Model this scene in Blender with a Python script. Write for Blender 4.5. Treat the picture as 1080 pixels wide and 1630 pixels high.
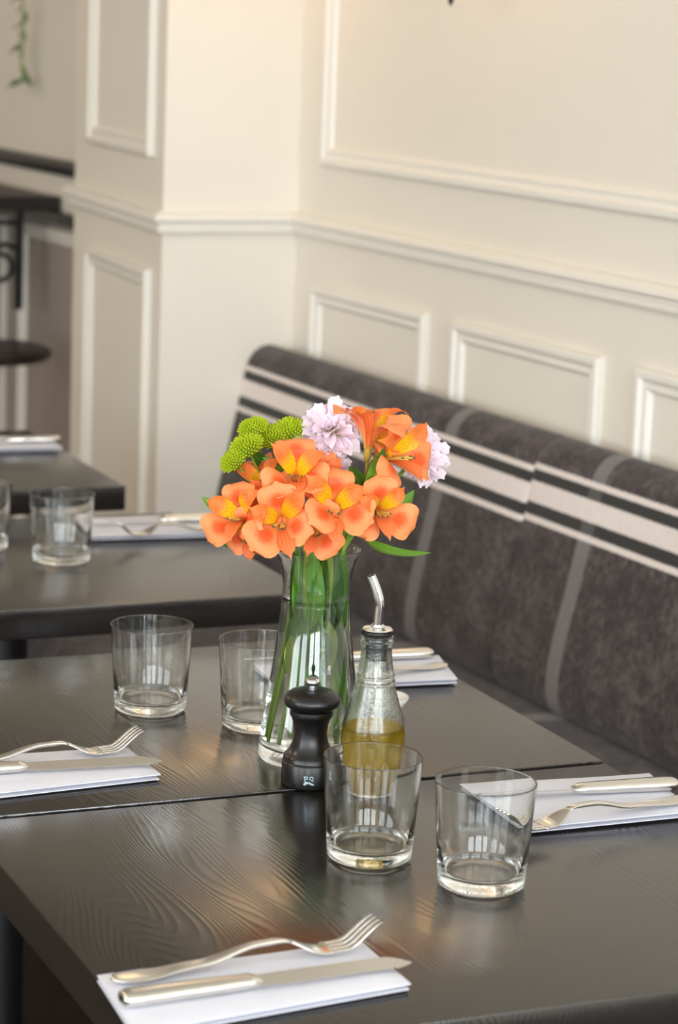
import bpy, bmesh, math, random
from mathutils import Vector, Matrix, Quaternion

random.seed(7)
for o in list(bpy.data.objects):
    bpy.data.objects.remove(o)
S = bpy.context.scene
C = S.collection
PI = math.pi

# ------------------------------------------------------------------ camera
FPX, W_IMG, H_IMG = 3986.0, 1080.0, 1630.0
TZ = 0.75                                  # table-top height
CAM = Vector((0.0, 0.0, TZ + 0.70))
PITCH, ROLL, YAW = math.radians(11.025), math.radians(-2.246), math.radians(26.578)
FWD = Vector((math.sin(YAW) * math.cos(PITCH), math.cos(YAW) * math.cos(PITCH), -math.sin(PITCH)))
_r = Vector((math.cos(YAW), -math.sin(YAW), 0))
_d = FWD.cross(_r)
RIGHT = _r * math.cos(ROLL) + _d * math.sin(ROLL)
DOWN = -_r * math.sin(ROLL) + _d * math.cos(ROLL)
cd = bpy.data.cameras.new('camera')
cam = bpy.data.objects.new('camera', cd)
C.objects.link(cam)
cam.matrix_world = Matrix.Translation(CAM) @ Matrix((RIGHT, -DOWN, -FWD)).transposed().to_4x4()
cd.sensor_fit = 'VERTICAL'
cd.sensor_height = 24.0
cd.lens = FPX / H_IMG * 24.0
cd.clip_start = 0.05
cd.dof.use_dof = True
cd.dof.focus_distance = 2.30
cd.dof.aperture_fstop = 4.9
S.camera = cam


def ray(px, py):
    return RIGHT * ((px - W_IMG / 2) / FPX) + DOWN * ((py - H_IMG / 2) / FPX) + FWD


def at(px, py, z=TZ):                      # a pixel's point on a level plane
    d = ray(px, py)
    return CAM + d * ((z - CAM.z) / d.z)


def atd(px, py, depth):                    # a pixel's point at a known distance
    return CAM + ray(px, py) * depth


# ------------------------------------------------------------------ world, exposure, light
def lin(c):
    c = c / 255.0
    return c / 12.92 if c <= 0.04045 else ((c + 0.055) / 1.055) ** 2.4


def rgb(r, g, b):
    return (lin(r), lin(g), lin(b), 1.0)


wd = bpy.data.worlds.new('world')
S.world = wd
wd.use_nodes = True
bg = wd.node_tree.nodes['Background']
bg.inputs[0].default_value = (0.80, 0.90, 1.0, 1)
bg.inputs[1].default_value = 2.0
S.view_settings.view_transform = 'Standard'
S.view_settings.look = 'None'
S.view_settings.gamma = 1.0
S.view_settings.use_curve_mapping = False
S.view_settings.exposure = 0.03
S.cycles.max_bounces = 20
S.cycles.transmission_bounces = 18
S.cycles.glossy_bounces = 8
S.cycles.transparent_max_bounces = 16

ROOM_L, ROOM_F, ROOM_B, CEIL, WX = -3.2, -2.4, 9.0, 3.0, 1.952


def area(name, loc, rot, sx, sy, power, col):
    ld = bpy.data.lights.new(name, 'AREA')
    ld.shape = 'RECTANGLE'
    ld.size, ld.size_y = sx, sy
    ld.energy = power
    ld.color = col
    o = bpy.data.objects.new(name, ld)
    C.objects.link(o)
    o.location = loc
    o.rotation_euler = rot
    return o


# daylight entering by the street windows (openings in the walls behind and left of the camera)
WINF = [(-2.7, -1.35), (-1.05, 0.3), (0.6, 1.75)]
for a, b in WINF:
    area('window_daylight', ((a + b) / 2, ROOM_F - 0.12, 1.65), (-PI / 2 + PI, 0, 0), b - a, 2.1, 62 * (b - a), (0.90, 0.95, 1.0))
WINL = [(-1.6, 0.0), (0.6, 2.2)]
for a, b in WINL:
    area('window_daylight', (ROOM_L - 0.12, (a + b) / 2, 1.65), (0, -PI / 2, 0), 2.1, b - a, 38 * (b - a), (0.92, 0.96, 1.0))

# ------------------------------------------------------------------ materials
MATS = {}


class NT:
    """small node helper"""
    def __init__(self, name):
        self.m = bpy.data.materials.new(name)
        self.m.use_nodes = True
        self.t = self.m.node_tree
        self.b = self.t.nodes['Principled BSDF']
        self.out = self.t.nodes['Material Output']

    def n(self, kind, **kw):
        nd = self.t.nodes.new(kind)
        for k, v in kw.items():
            setattr(nd, k, v)
        return nd

    def l(self, a, b):
        self.t.links.new(a, b)

    def val(self, sock, v):
        if hasattr(v, 'is_output') or hasattr(v, 'links'):
            self.l(v, sock)
        else:
            sock.default_value = v

    def math(self, op, a, b=0.0, c=None, clamp=False):
        nd = self.n('ShaderNodeMath', operation=op, use_clamp=clamp)
        self.val(nd.inputs[0], a)
        self.val(nd.inputs[1], b)
        if c is not None:
            self.val(nd.inputs[2], c)
        return nd.outputs[0]

    def mix(self, f, a, b):
        nd = self.n('ShaderNodeMix', data_type='RGBA')
        self.val(nd.inputs[0], f)
        self.val(nd.inputs[6], a)
        self.val(nd.inputs[7], b)
        return nd.outputs[2]

    def noise(self, vec, scale, detail=4, rough=0.55):
        nd = self.n('ShaderNodeTexNoise')
        nd.inputs['Scale'].default_value = scale
        nd.inputs['Detail'].default_value = detail
        nd.inputs['Roughness'].default_value = rough
        if vec is not None:
            self.l(vec, nd.inputs['Vector'])
        return nd.outputs['Fac']

    def ramp(self, f, stops):
        nd = self.n('ShaderNodeValToRGB')
        e = nd.color_ramp.elements
        while len(e) < len(stops):
            e.new(0.5)
        for i, (p, c) in enumerate(stops):
            e[i].position = p
            e[i].color = c if len(c) == 4 else (*c, 1)
        self.l(f, nd.inputs[0])
        return nd.outputs[0]

    def smooth(self, x, a, b):
        nd = self.n('ShaderNodeMapRange', interpolation_type='SMOOTHSTEP')
        self.val(nd.inputs[0], x)
        nd.inputs[1].default_value = a
        nd.inputs[2].default_value = b
        return nd.outputs[0]

    def coords(self, which='Object', scale=None, rot=None):
        tc = self.n('ShaderNodeTexCoord')
        v = tc.outputs[which]
        if scale or rot:
            mp = self.n('ShaderNodeMapping')
            if scale:
                mp.inputs['Scale'].default_value = scale
            if rot:
                mp.inputs['Rotation'].default_value = rot
            self.l(v, mp.inputs[0])
            v = mp.outputs[0]
        return v

    def bump(self, h, strength=0.2, dist=0.002):
        nd = self.n('ShaderNodeBump')
        nd.inputs['Strength'].default_value = strength
        nd.inputs['Distance'].default_value = dist
        self.l(h, nd.inputs['Height'])
        self.l(nd.outputs[0], self.b.inputs['Normal'])
        return nd

    def base(self, col, rough=0.5, metal=0.0):
        self.val(self.b.inputs['Base Color'], col)
        self.val(self.b.inputs['Roughness'], rough)
        self.b.inputs['Metallic'].default_value = metal
        return self


def simple(name, col, rough=0.5, metal=0.0, var=0.06, scale=30.0, bump=0.0, bscale=200.0):
    t = NT(name)
    v = t.coords('Object')
    nf = t.noise(v, scale)
    dark = tuple(c * (1 - var * 2.2) for c in col[:3]) + (1,)
    lite = tuple(min(1, c * (1 + var)) for c in col[:3]) + (1,)
    t.base(t.mix(nf, dark, lite), rough, metal)
    if bump:
        t.bump(t.noise(v, bscale), bump, 0.001)
    MATS[name] = t.m
    return t.m


simple('wall_paint', rgb(227, 220, 207), 0.55, var=0.015, scale=3, bump=0.03, bscale=60)
simple('trim_paint', rgb(228, 223, 213), 0.42, var=0.015, scale=4)
simple('ceiling_paint', rgb(232, 228, 218), 0.8, var=0.01)
simple('dark_paint', rgb(38, 33, 31), 0.35, var=0.1)
simple('black_metal', rgb(20, 19, 20), 0.4, var=0.1)
simple('dark_seat', rgb(42, 32, 28), 0.3, var=0.2, scale=12)
simple('ceramic', rgb(240, 240, 236), 0.15, var=0.01)
simple('napkin_cloth', rgb(217, 218, 228), 0.85, var=0.02, scale=60, bump=0.25, bscale=1400)
simple('mill_black', rgb(17, 16, 17), 0.3, var=0.1, scale=40)
simple('mark_print', rgb(190, 215, 228), 0.5, var=0.03)
simple('rubber', rgb(18, 18, 20), 0.45, var=0.1)
simple('dado_taupe', rgb(160, 148, 140), 0.5, var=0.03, scale=3)
simple('lamp_shade', rgb(225, 205, 170), 0.7, var=0.02)


def steel(name, col, rough):
    t = NT(name)
    v = t.coords('Object', (8, 90, 90))
    nf = t.noise(v, 6)
    t.base(col, t.math('MULTIPLY_ADD', nf, 0.12, rough - 0.05), 1.0)
    MATS[name] = t.m


steel('steel', (0.78, 0.76, 0.72, 1), 0.16)
steel('chrome', (0.82, 0.82, 0.83, 1), 0.10)


def wood_table():
    t = NT('black_table_wood')
    v = t.coords('Object')
    # long warped growth rings along local Y, raised grain under satin black paint
    mp = t.n('ShaderNodeMapping')
    mp.inputs['Scale'].default_value = (1.0, 0.16, 1.0)
    t.l(v, mp.inputs[0])
    warp = t.noise(mp.outputs[0], 7.0, 2, 0.5)
    sx = t.n('ShaderNodeSeparateXYZ')
    t.l(v, sx.inputs[0])
    ph = t.math('ADD', t.math('MULTIPLY', sx.outputs[0], 130.0), t.math('MULTIPLY', warp, 62.0))
    ring = t.math('SINE', t.math('MULTIPLY', ph, 6.0))
    ring = t.math('POWER', t.math('MULTIPLY_ADD', ring, 0.5, 0.5), 2.0)
    mp2 = t.n('ShaderNodeMapping')
    mp2.inputs['Scale'].default_value = (900, 25, 900)
    t.l(v, mp2.inputs[0])
    pores = t.noise(mp2.outputs[0], 1.0, 3)
    h = t.math('ADD', ring, t.math('MULTIPLY', pores, 0.6))
    fade = t.smooth(t.noise(v, 3.0, 2), 0.38, 0.62)
    h = t.math('MULTIPLY', h, t.math('MULTIPLY_ADD', fade, 0.8, 0.2))
    nf = t.noise(v, 9.0)
    rough = t.math('MULTIPLY_ADD', nf, 0.10, 0.13)
    t.base(t.mix(nf, rgb(24, 21, 19), rgb(33, 29, 26)), rough)
    t.b.inputs['IOR'].default_value = 1.85
    t.bump(h, 0.11, 0.0009)
    MATS['table'] = t.m


wood_table()


def floor_wood():
    t = NT('floor_wood')
    v = t.coords('Object', (14, 1.2, 1))
    nf = t.noise(v, 3.0, 6, 0.65)
    t.base(t.ramp(nf, [(0.3, rgb(20, 13, 11)), (0.7, rgb(48, 31, 23))]), 0.35)
    t.bump(nf, 0.2, 0.001)
    MATS['floor'] = t.m


floor_wood()


def fabric(name, dz0=0.0, tilt=0.0, stripes=True):
    """woven wool with woven-in stripes; object coordinates are metres from the bench origin"""
    t = NT(name)
    v = t.coords('Object')
    s = t.n('ShaderNodeSeparateXYZ')
    t.l(v, s.inputs[0])
    y, z = s.outputs[1], s.outputs[2]
    n1 = t.noise(v, 90, 5, 0.7)
    n2 = t.noise(v, 420, 2, 0.6)
    n3 = t.noise(v, 16, 3, 0.6)
    f = t.math('ADD', t.math('MULTIPLY', n1, 0.6), t.math('MULTIPLY', n3, 0.4))
    col = t.ramp(f, [(0.40, rgb(44, 37, 37)), (0.5, rgb(62, 54, 53)), (0.60, rgb(90, 80, 79))])

    def band(x, a, b, e=0.0012):
        return t.math('MULTIPLY', t.smooth(x, a - e, a + e), t.math('SUBTRACT', 1.0, t.smooth(x, b - e, b + e)))
    jag = t.math('MULTIPLY', t.math('SUBTRACT', n2, 0.5), 0.004)
    for yc in (-0.945, -0.515, -0.085, 0.345):
        m = band(t.math('ADD', y, jag), yc - 0.017, yc + 0.017, 0.002)
        m = t.math('MULTIPLY', m, t.math('MULTIPLY_ADD', n1, 0.5, 0.55), clamp=True)
        col = t.mix(m, col, rgb(122, 117, 116))
    if stripes:
        zz = t.math('ADD', t.math('ADD', z, t.math('MULTIPLY', y, tilt)), jag)
        zz = t.math('SUBTRACT', zz, dz0)
        grey = t.math('MULTIPLY', band(y, -0.102, -0.068, 0.002), 0.6)
        dk = t.mix(grey, rgb(44, 42, 40), rgb(95, 92, 90))
        m = band(zz, 0.7625, 0.8275)
        col = t.mix(m, col, dk)
        for a, b in ((0.827, 0.8355), (0.7805, 0.8105), (0.7535, 0.7625)):
            col = t.mix(band(zz, a, b), col, t.mix(n1, rgb(208, 196, 190), rgb(232, 222, 215)))
    t.base(col, 0.95)
    t.b.inputs['Sheen Weight'].default_value = 0.12
    t.b.inputs['Sheen Roughness'].default_value = 0.5
    t.bump(t.math('ADD', n2, t.math('MULTIPLY', n1, 0.7)), 0.5, 0.0015)
    MATS[name] = t.m


fabric('bench_fabric_far', -0.006, -0.0055)
fabric('bench_fabric_near', 0.0)
fabric('bench_seat_fabric', stripes=False)


def glass(name, col=(1, 1, 1, 1), rough=0.0, ior=1.5, bump=0.0, bscale=200):
    t = NT(name)
    t.t.nodes.remove(t.b)
    g = t.n('ShaderNodeBsdfGlass')
    g.inputs['Color'].default_value = col
    g.inputs['Roughness'].default_value = rough
    g.inputs['IOR'].default_value = ior
    t.l(g.outputs[0], t.out.inputs[0])
    if bump:
        v = t.coords('Object')
        b = t.n('ShaderNodeBump')
        b.inputs['Strength'].default_value = bump
        b.inputs['Distance'].default_value = 0.0008
        t.l(t.noise(v, bscale, 3), b.inputs['Height'])
        t.l(b.outputs[0], g.inputs['Normal'])
    MATS[name] = t.m
    return t


glass('tumbler_glass', (0.995, 1.0, 0.996, 1))
glass('vase_glass', (0.995, 1.0, 0.997, 1))
glass('bottle_glass', (0.975, 0.995, 0.98, 1), bump=0.3, bscale=380)
glass('water', (0.99, 1.0, 0.99, 1), ior=1.33)


def oil():
    t = NT('olive_oil')
    t.t.nodes.remove(t.b)
    g = t.n('ShaderNodeBsdfGlass')
    g.inputs['Color'].default_value = (0.90, 0.70, 0.0, 1)
    g.inputs['IOR'].default_value = 1.47
    tr = t.n('ShaderNodeBsdfTranslucent')
    df = t.n('ShaderNodeBsdfDiffuse')
    v = t.coords('Object')
    c = t.mix(t.noise(v, 12), (0.56, 0.40, 0.0, 1), (0.68, 0.49, 0.0, 1))
    t.l(c, tr.inputs[0])
    t.l(c, df.inputs[0])
    m1 = t.n('ShaderNodeMixShader')
    t.l(tr.outputs[0], m1.inputs[1])
    t.l(df.outputs[0], m1.inputs[2])
    m2 = t.n('ShaderNodeMixShader')
    m2.inputs[0].default_value = 0.36
    t.l(g.outputs[0], m2.inputs[1])
    t.l(m1.outputs[0], m2.inputs[2])
    t.l(m2.outputs[0], t.out.inputs[0])
    MATS['oil'] = t.m


oil()


def leafy(name, build, trans=0.35, rough=0.5):
    """thin plant tissue: glossy diffuse plus light passing through"""
    t = NT(name)
    col = build(t)
    t.base(col, rough)
    t.b.inputs['Specular IOR Level'].default_value = 0.3
    tr = t.n('ShaderNodeBsdfTranslucent')
    t.l(col, tr.inputs[0])
    m = t.n('ShaderNodeMixShader')
    m.inputs[0].default_value = trans
    t.l(t.b.outputs[0], m.inputs[1])
    t.l(tr.outputs[0], m.inputs[2])
    t.l(m.outputs[0], t.out.inputs[0])
    MATS[name] = t.m


def uvs(t):
    s = t.n('ShaderNodeSeparateXYZ')
    t.l(t.coords('UV'), s.inputs[0])
    return s.outputs[0], s.outputs[1]


def outer_petal_col(t):
    u, v = uvs(t)
    du = t.math('MULTIPLY', t.math('SUBTRACT', u, 0.5), 2.6)
    dv = t.math('MULTIPLY', t.math('SUBTRACT', v, 0.55), 3.2)
    d = t.math('SQRT', t.math('ADD', t.math('MULTIPLY', du, du), t.math('MULTIPLY', dv, dv)))
    nz = t.noise(t.coords('UV', (14, 3, 1)), 3)
    d = t.math('ADD', d, t.math('MULTIPLY', t.math('SUBTRACT', nz, 0.5), 0.5))
    core = t.math('SUBTRACT', 1.0, t.smooth(d, 0.25, 0.85))
    col = t.mix(nz, rgb(252, 146, 84), rgb(255, 168, 110))
    col = t.mix(t.math('MULTIPLY', core, 0.85), col, rgb(242, 84, 28))
    return t.mix(t.math('SUBTRACT', 1.0, t.smooth(v, 0.08, 0.35)), col, rgb(236, 190, 90))


def inner_petal_col(t):
    u, v = uvs(t)
    nz = t.noise(t.coords('UV', (20, 3, 1)), 3)
    col = t.mix(nz, rgb(246, 118, 48), rgb(252, 140, 72))
    yel = t.math('MULTIPLY', t.smooth(v, 0.12, 0.3), t.math('SUBTRACT', 1.0, t.smooth(v, 0.40, 0.66)))
    col = t.mix(yel, col, rgb(250, 200, 28))
    # dark streaks along the veins
    st = t.math('SINE', t.math('MULTIPLY', u, 58.0))
    br = t.noise(t.coords('UV', (9, 7, 1)), 2.2, 1)
    m = t.math('MULTIPLY', t.smooth(st, 0.80, 0.95), t.smooth(br, 0.5, 0.58))
    m = t.math('MULTIPLY', m, t.math('MULTIPLY', t.smooth(v, 0.3, 0.38), t.math('SUBTRACT', 1.0, t.smooth(v, 0.78, 0.86))))
    col = t.mix(m, col, rgb(96, 32, 22))
    return t.mix(t.smooth(v, 0.93, 1.0), col, rgb(190, 170, 70))


def lower_petal_col(t):
    u, v = uvs(t)
    nz = t.noise(t.coords('UV', (20, 3, 1)), 3)
    col = t.mix(nz, rgb(240, 112, 52), rgb(250, 146, 88))
    st = t.math('MULTIPLY', t.smooth(t.math('SINE', t.math('MULTIPLY', u, 30.0)), 0.5, 0.9), 0.5)
    col = t.mix(st, col, rgb(226, 84, 40))
    return t.mix(t.smooth(v, 0.94, 1.0), col, rgb(190, 180, 80))


def pink_col(t):
    u, v = uvs(t)
    st = t.math('SINE', t.math('MULTIPLY', u, 26.0))
    col = t.mix(t.smooth(v, 0.1, 0.6), rgb(242, 238, 190), rgb(243, 226, 237))
    col = t.mix(t.smooth(v, 0.6, 1.0), col, rgb(246, 236, 243))
    return t.mix(t.math('MULTIPLY', t.smooth(st, 0.2, 0.9), 0.3), col, rgb(226, 192, 220))


def green_col(a, b, c):
    def f(t):
        u, v = uvs(t)
        rib = t.math('ABSOLUTE', t.math('SUBTRACT', u, 0.5))
        nz = t.noise(t.coords('UV', (26, 2, 1)), 3)
        col = t.mix(nz, a, b)
        return t.mix(t.math('MULTIPLY', t.math('SUBTRACT', 1.0, t.smooth(rib, 0.0, 0.06)), 0.7), col, c)
    return f


def stem_col(a, b):
    def f(t):
        return t.mix(t.noise(t.coords('Object', (80, 80, 12)), 2), a, b)
    return f


leafy('outer_petal', outer_petal_col, 0.3, 0.45)
leafy('inner_petal', inner_petal_col, 0.3, 0.45)
leafy('lower_petal', lower_petal_col, 0.3, 0.45)
leafy('pink_petal', pink_col, 0.3, 0.6)
leafy('leaf', green_col(rgb(84, 144, 40), rgb(122, 180, 58), rgb(160, 200, 100)), 0.3, 0.35)
leafy('leaf_dark', green_col(rgb(42, 88, 26), rgb(74, 126, 40), rgb(110, 156, 72)), 0.25, 0.35)
leafy('leaf_pale', green_col(rgb(150, 178, 70), rgb(182, 202, 96), rgb(200, 214, 130)), 0.35, 0.4)
leafy('stem', stem_col(rgb(112, 154, 44), rgb(158, 192, 74)), 0.15, 0.4)
leafy('calyx', stem_col(rgb(150, 160, 60), rgb(214, 150, 70)), 0.2, 0.5)
leafy('button_green', stem_col(rgb(160, 186, 14), rgb(212, 224, 54)), 0.25, 0.6)
leafy('leaf_core', stem_col(rgb(96, 124, 10), rgb(132, 156, 22)), 0.2, 0.6)
leafy('pollen', stem_col(rgb(226, 200, 80), rgb(240, 226, 130)), 0.1, 0.7)
leafy('anther', stem_col(rgb(86, 96, 58), rgb(120, 110, 70)), 0.1, 0.7)
leafy('vine_leaf', green_col(rgb(104, 122, 92), rgb(128, 146, 112), rgb(146, 160, 128)), 0.3, 0.5)


# ------------------------------------------------------------------ builders
def link(name, me, mat, parent=None, loc=None):
    o = bpy.data.objects.new(name, me)
    C.objects.link(o)
    if mat and not me.materials:
        me.materials.append(MATS[mat])
    if parent:
        o.parent = parent
    if loc is not None:
        o.location = loc
    return o


def mk(name, V, F, mat, parent=None, smooth=True, uv=None, bevel=0.0, auto=None):
    me = bpy.data.meshes.new(name)
    me.from_pydata([tuple(v) for v in V], [], F)
    bm = bmesh.new()
    bm.from_mesh(me)
    if uv:
        lay = bm.loops.layers.uv.new('UVMap')
        for f in bm.faces:
            for lp in f.loops:
                lp[lay].uv = uv[lp.vert.index]
    else:
        bmesh.ops.recalc_face_normals(bm, faces=bm.faces)
    if bevel:
        ed = [e for e in bm.edges if len(e.link_faces) == 2 and e.calc_face_angle(0) > 0.7]
        bmesh.ops.bevel(bm, geom=ed, offset=bevel, segments=2, profile=0.6, affect='EDGES')
    for f in bm.faces:
        f.smooth = smooth
    if smooth and auto:
        for e in bm.edges:
            if len(e.link_faces) == 2 and e.calc_face_angle(0) > auto:
                e.smooth = False
    bm.to_mesh(me)
    bm.free()
    return link(name, me, mat, parent)


def box(x0, x1, y0, y1, z0, z1):
    V = [(x, y, z) for x in (x0, x1) for y in (y0, y1) for z in (z0, z1)]
    F = [(0, 1, 3, 2), (4, 6, 7, 5), (0, 4, 5, 1), (2, 3, 7, 6), (0, 2, 6, 4), (1, 5, 7, 3)]
    return V, F


def boxes(*bs):
    V, F = [], []
    for b in bs:
        v, f = box(*b)
        k = len(V)
        V += v
        F += [tuple(i + k for i in q) for q in f]
    return V, F


def join(*parts):
    V, F = [], []
    for v, f in parts:
        k = len(V)
        V += [tuple(p) for p in v]
        F += [tuple(i + k for i in q) for q in f]
    return V, F


def lathe(prof, seg=48, closed=False):
    """prof: (r, z) from the axis round to the axis; r = 0 ends become poles"""
    V, F, rings = [], [], []
    for r, z in prof:
        if r < 1e-6:
            V.append((0, 0, z))
            rings.append([len(V) - 1])
        else:
            k = len(V)
            V += [(r * math.cos(2 * PI * i / seg), r * math.sin(2 * PI * i / seg), z) for i in range(seg)]
            rings.append(list(range(k, k + seg)))
    pairs = list(zip(rings, rings[1:])) + ([(rings[-1], rings[0])] if closed else [])
    for a, b in pairs:
        for i in range(seg):
            j = (i + 1) % seg
            if len(a) == 1 and len(b) == 1:
                continue
            if len(a) == 1:
                F.append((a[0], b[i], b[j]))
            elif len(b) == 1:
                F.append((a[i], b[0], a[j]))
            else:
                F.append((a[i], b[i], b[j], a[j]))
    return V, F


def spline(P, n):
    """Catmull-Rom through the points P"""
    P = [Vector(p) for p in P]
    Q = [P[0] * 2 - P[1]] + P + [P[-1] * 2 - P[-2]]
    out = []
    m = len(P) - 1
    for k in range(n + 1):
        s = k / n * m
        i = min(int(s), m - 1)
        t = s - i
        a, b, c, d = Q[i:i + 4]
        out.append(0.5 * ((2 * b) + (c - a) * t + (2 * a - 5 * b + 4 * c - d) * t * t + (3 * b - a - 3 * c + d) * t ** 3))
    return out


def tube(P, rad, seg=10, cap=True):
    P = [Vector(p) for p in P]
    n = len(P)
    rs = rad if isinstance(rad, (list, tuple)) else [rad] * n
    V, F = [], []
    up = None
    for i in range(n):
        d = (P[min(i + 1, n - 1)] - P[max(i - 1, 0)])
        d = d.normalized() if d.length > 1e-9 else Vector((0, 0, 1))
        if up is None:
            up = d.orthogonal().normalized()
        up = (up - d * up.dot(d)).normalized()
        sd = d.cross(up)
        for k in range(seg):
            a = 2 * PI * k / seg
            V.append(P[i] + (up * math.cos(a) + sd * math.sin(a)) * rs[i])
    for i in range(n - 1):
        for k in range(seg):
            j = (k + 1) % seg
            F.append((i * seg + k, i * seg + j, (i + 1) * seg + j, (i + 1) * seg + k))
    if cap:
        F.append(tuple(range(seg))[::-1])
        F.append(tuple((n - 1) * seg + k for k in range(seg)))
    return V, F


def prism(poly, axis_pts):
    """sweep a closed 2-D profile (list of Vectors at each station)"""
    V, F = [], []
    n = len(axis_pts[0])
    for st in axis_pts:
        V += st
    for i in range(len(axis_pts) - 1):
        for k in range(n):
            j = (k + 1) % n
            F.append((i * n + k, i * n + j, (i + 1) * n + j, (i + 1) * n + k))
    F.append(tuple(range(n))[::-1])
    F.append(tuple((len(axis_pts) - 1) * n + k for k in range(n)))
    return V, F


def thing(name, label, cat, loc=(0, 0, 0), rotz=0.0, group=None):
    o = bpy.data.objects.new(name, None)
    C.objects.link(o)
    o.empty_display_size = 0.05
    o.location = loc
    o.rotation_euler = (0, 0, rotz)
    tag(o, label, cat, group)
    return o


def tag(o, label, cat, group=None):
    o['label'] = label
    o['category'] = cat
    if group:
        o['group'] = group
    return o


def struct(name, VF, mat, parent=None, smooth=False, label=None, **kw):
    o = mk(name, VF[0], VF[1], mat, parent, smooth, **kw)
    if not parent:
        o['kind'] = 'structure'
        if label:
            o['label'] = label
    return o


# ------------------------------------------------------------------ the room
struct('floor', box(ROOM_L, 2.05, ROOM_F, ROOM_B, -0.08, 0.0), 'floor', label='dark wooden floor under the tables')
struct('ceiling', box(ROOM_L - 0.2, 2.15, ROOM_F - 0.2, ROOM_B + 0.2, CEIL, CEIL + 0.1), 'ceiling_paint', label='pale ceiling')
wall_r = struct('wall_right', box(WX, WX + 0.12, ROOM_F, ROOM_B, 0, CEIL), 'wall_paint', label='cream panelled wall behind the banquette')
struct('wall_back', box(ROOM_L, WX, ROOM_B, ROOM_B + 0.12, 0, CEIL), 'wall_paint', label='far cream wall of the room')


def holed_wall(lo, hi, holes, z0, z1, make):
    bs, p = [], lo
    for a, b in holes:
        bs += [make(p, a, 0, CEIL), make(a, b, 0, z0), make(a, b, z1, CEIL)]
        p = b
    bs.append(make(p, hi, 0, CEIL))
    return boxes(*bs)


struct('wall_front', holed_wall(ROOM_L, WX, WINF, 0.6, 2.7, lambda a, b, c, d: (a, b, ROOM_F - 0.1, ROOM_F, c, d)), 'wall_paint',
       label='street wall with tall windows')
struct('wall_left', holed_wall(ROOM_F, ROOM_B, WINL, 0.6, 2.7, lambda a, b, c, d: (ROOM_L - 0.1, ROOM_L, a, b, c, d)), 'wall_paint',
       label='side wall with tall windows')
k = 0
for a, b in WINF:
    k += 1
    m = (a + b) / 2
    struct('window_%d' % k, boxes((a, a + .05, ROOM_F - .08, ROOM_F - .03, .6, 2.7), (b - .05, b, ROOM_F - .08, ROOM_F - .03, .6, 2.7),
                                  (a, b, ROOM_F - .08, ROOM_F - .03, .6, .66), (a, b, ROOM_F - .08, ROOM_F - .03, 2.64, 2.7),
                                  (m - .02, m + .02, ROOM_F - .075, ROOM_F - .035, .66, 2.64)), 'trim_paint', label='tall street window frame')
for a, b in WINL:
    k += 1
    m = (a + b) / 2
    X = ROOM_L
    struct('window_%d' % k, boxes((X - .08, X - .03, a, a + .05, .6, 2.7), (X - .08, X - .03, b - .05, b, .6, 2.7),
                                  (X - .08, X - .03, a, b, .6, .66), (X - .08, X - .03, a, b, 2.64, 2.7),
                                  (X - .075, X - .035, m - .02, m + .02, .66, 2.64)), 'trim_paint', label='tall side window frame')

# pillar projecting from the panelled wall
PA, PB = Vector((1.69, 4.12)), Vector((1.757, 4.75))
pv = [(PA.x, PA.y), (WX, PA.y), (WX, PB.y), (PB.x, PB.y)]
pillar = struct('wall_pillar', ([(x, y, z) for z in (0, CEIL) for x, y in pv],
                [(0, 1, 2, 3), (7, 6, 5, 4)] + [(i, i + 4, (i + 1) % 4 + 4, (i + 1) % 4) for i in range(4)]), 'wall_paint',
                label='cream panelled pillar at the end of the banquette')

RAIL = [(0.0, 1.1125), (.012, 1.1125), (.020, 1.106), (.022, 1.098), (.011, 1.0935), (.010, 1.083), (.013, 1.079), (.010, 1.074), (0.0, 1.073)]


def run_profile(path, prof, offs):
    """path: 2-D points, offs: outward direction (scaled for the mitre) at each"""
    st = [[Vector((p[0] + o[0] * d, p[1] + o[1] * d, z)) for d, z in prof] for p, o in zip(path, offs)]
    return prism(None, st)


sd = (PB - PA).normalized()
sn = Vector((-sd.y, sd.x))                 # outward normal of the pillar's side face
mit = (Vector((0, -1)) + sn)
mit = mit * (1.0 / mit.dot(sn))
struct('chair_rail', run_profile([(WX, 0.2), (WX, PA.y)], RAIL, [(-1, 0), (-1, -1)]), 'trim_paint', wall_r)
struct('chair_rail', run_profile([(WX, PA.y), PA, PB, (WX, PB.y)], RAIL,
                                 [(-1, -1), tuple(mit), tuple(sn + sd * 1.0), (0, 1)]), 'trim_paint', pillar)
DRAIL = [(d, z + 0.012) for d, z in RAIL]
o = struct('dark_dado_rail', run_profile([(WX, PB.y + .03), (WX, ROOM_B)], [(d * 1.2, 1.11 + (z - 1.093) * 0.9) for d, z in RAIL], [(-1, 0), (-1, 0)]), 'dark_paint', wall_r)
o['label'] = 'dark rail on the wall beyond the pillar'

MOULD = [(0, 0), (0, .010), (.004, .013), (.012, .013), (.016, .008), (.020, .0065), (.027, .008), (.031, .005), (.034, 0)]


def panel_frame(parent, org, ux, n, u0, u1, z0, z1):
    """mitred picture-frame moulding on a plane: org + ux*u, outward n"""
    V, F = [], []
    for ins, dep in MOULD:
        for u, z in ((u0 + ins, z0 + ins), (u1 - ins, z0 + ins), (u1 - ins, z1 - ins), (u0 + ins, z1 - ins)):
            p = org + ux * u + n * dep
            V.append((p.x, p.y, z))
    for i in range(len(MOULD) - 1):
        for k in range(4):
            j = (k + 1) % 4
            F.append((i * 4 + k, i * 4 + j, (i + 1) * 4 + j, (i + 1) * 4 + k))
    return struct('panel_moulding', (V, F), 'trim_paint', parent)


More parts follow.
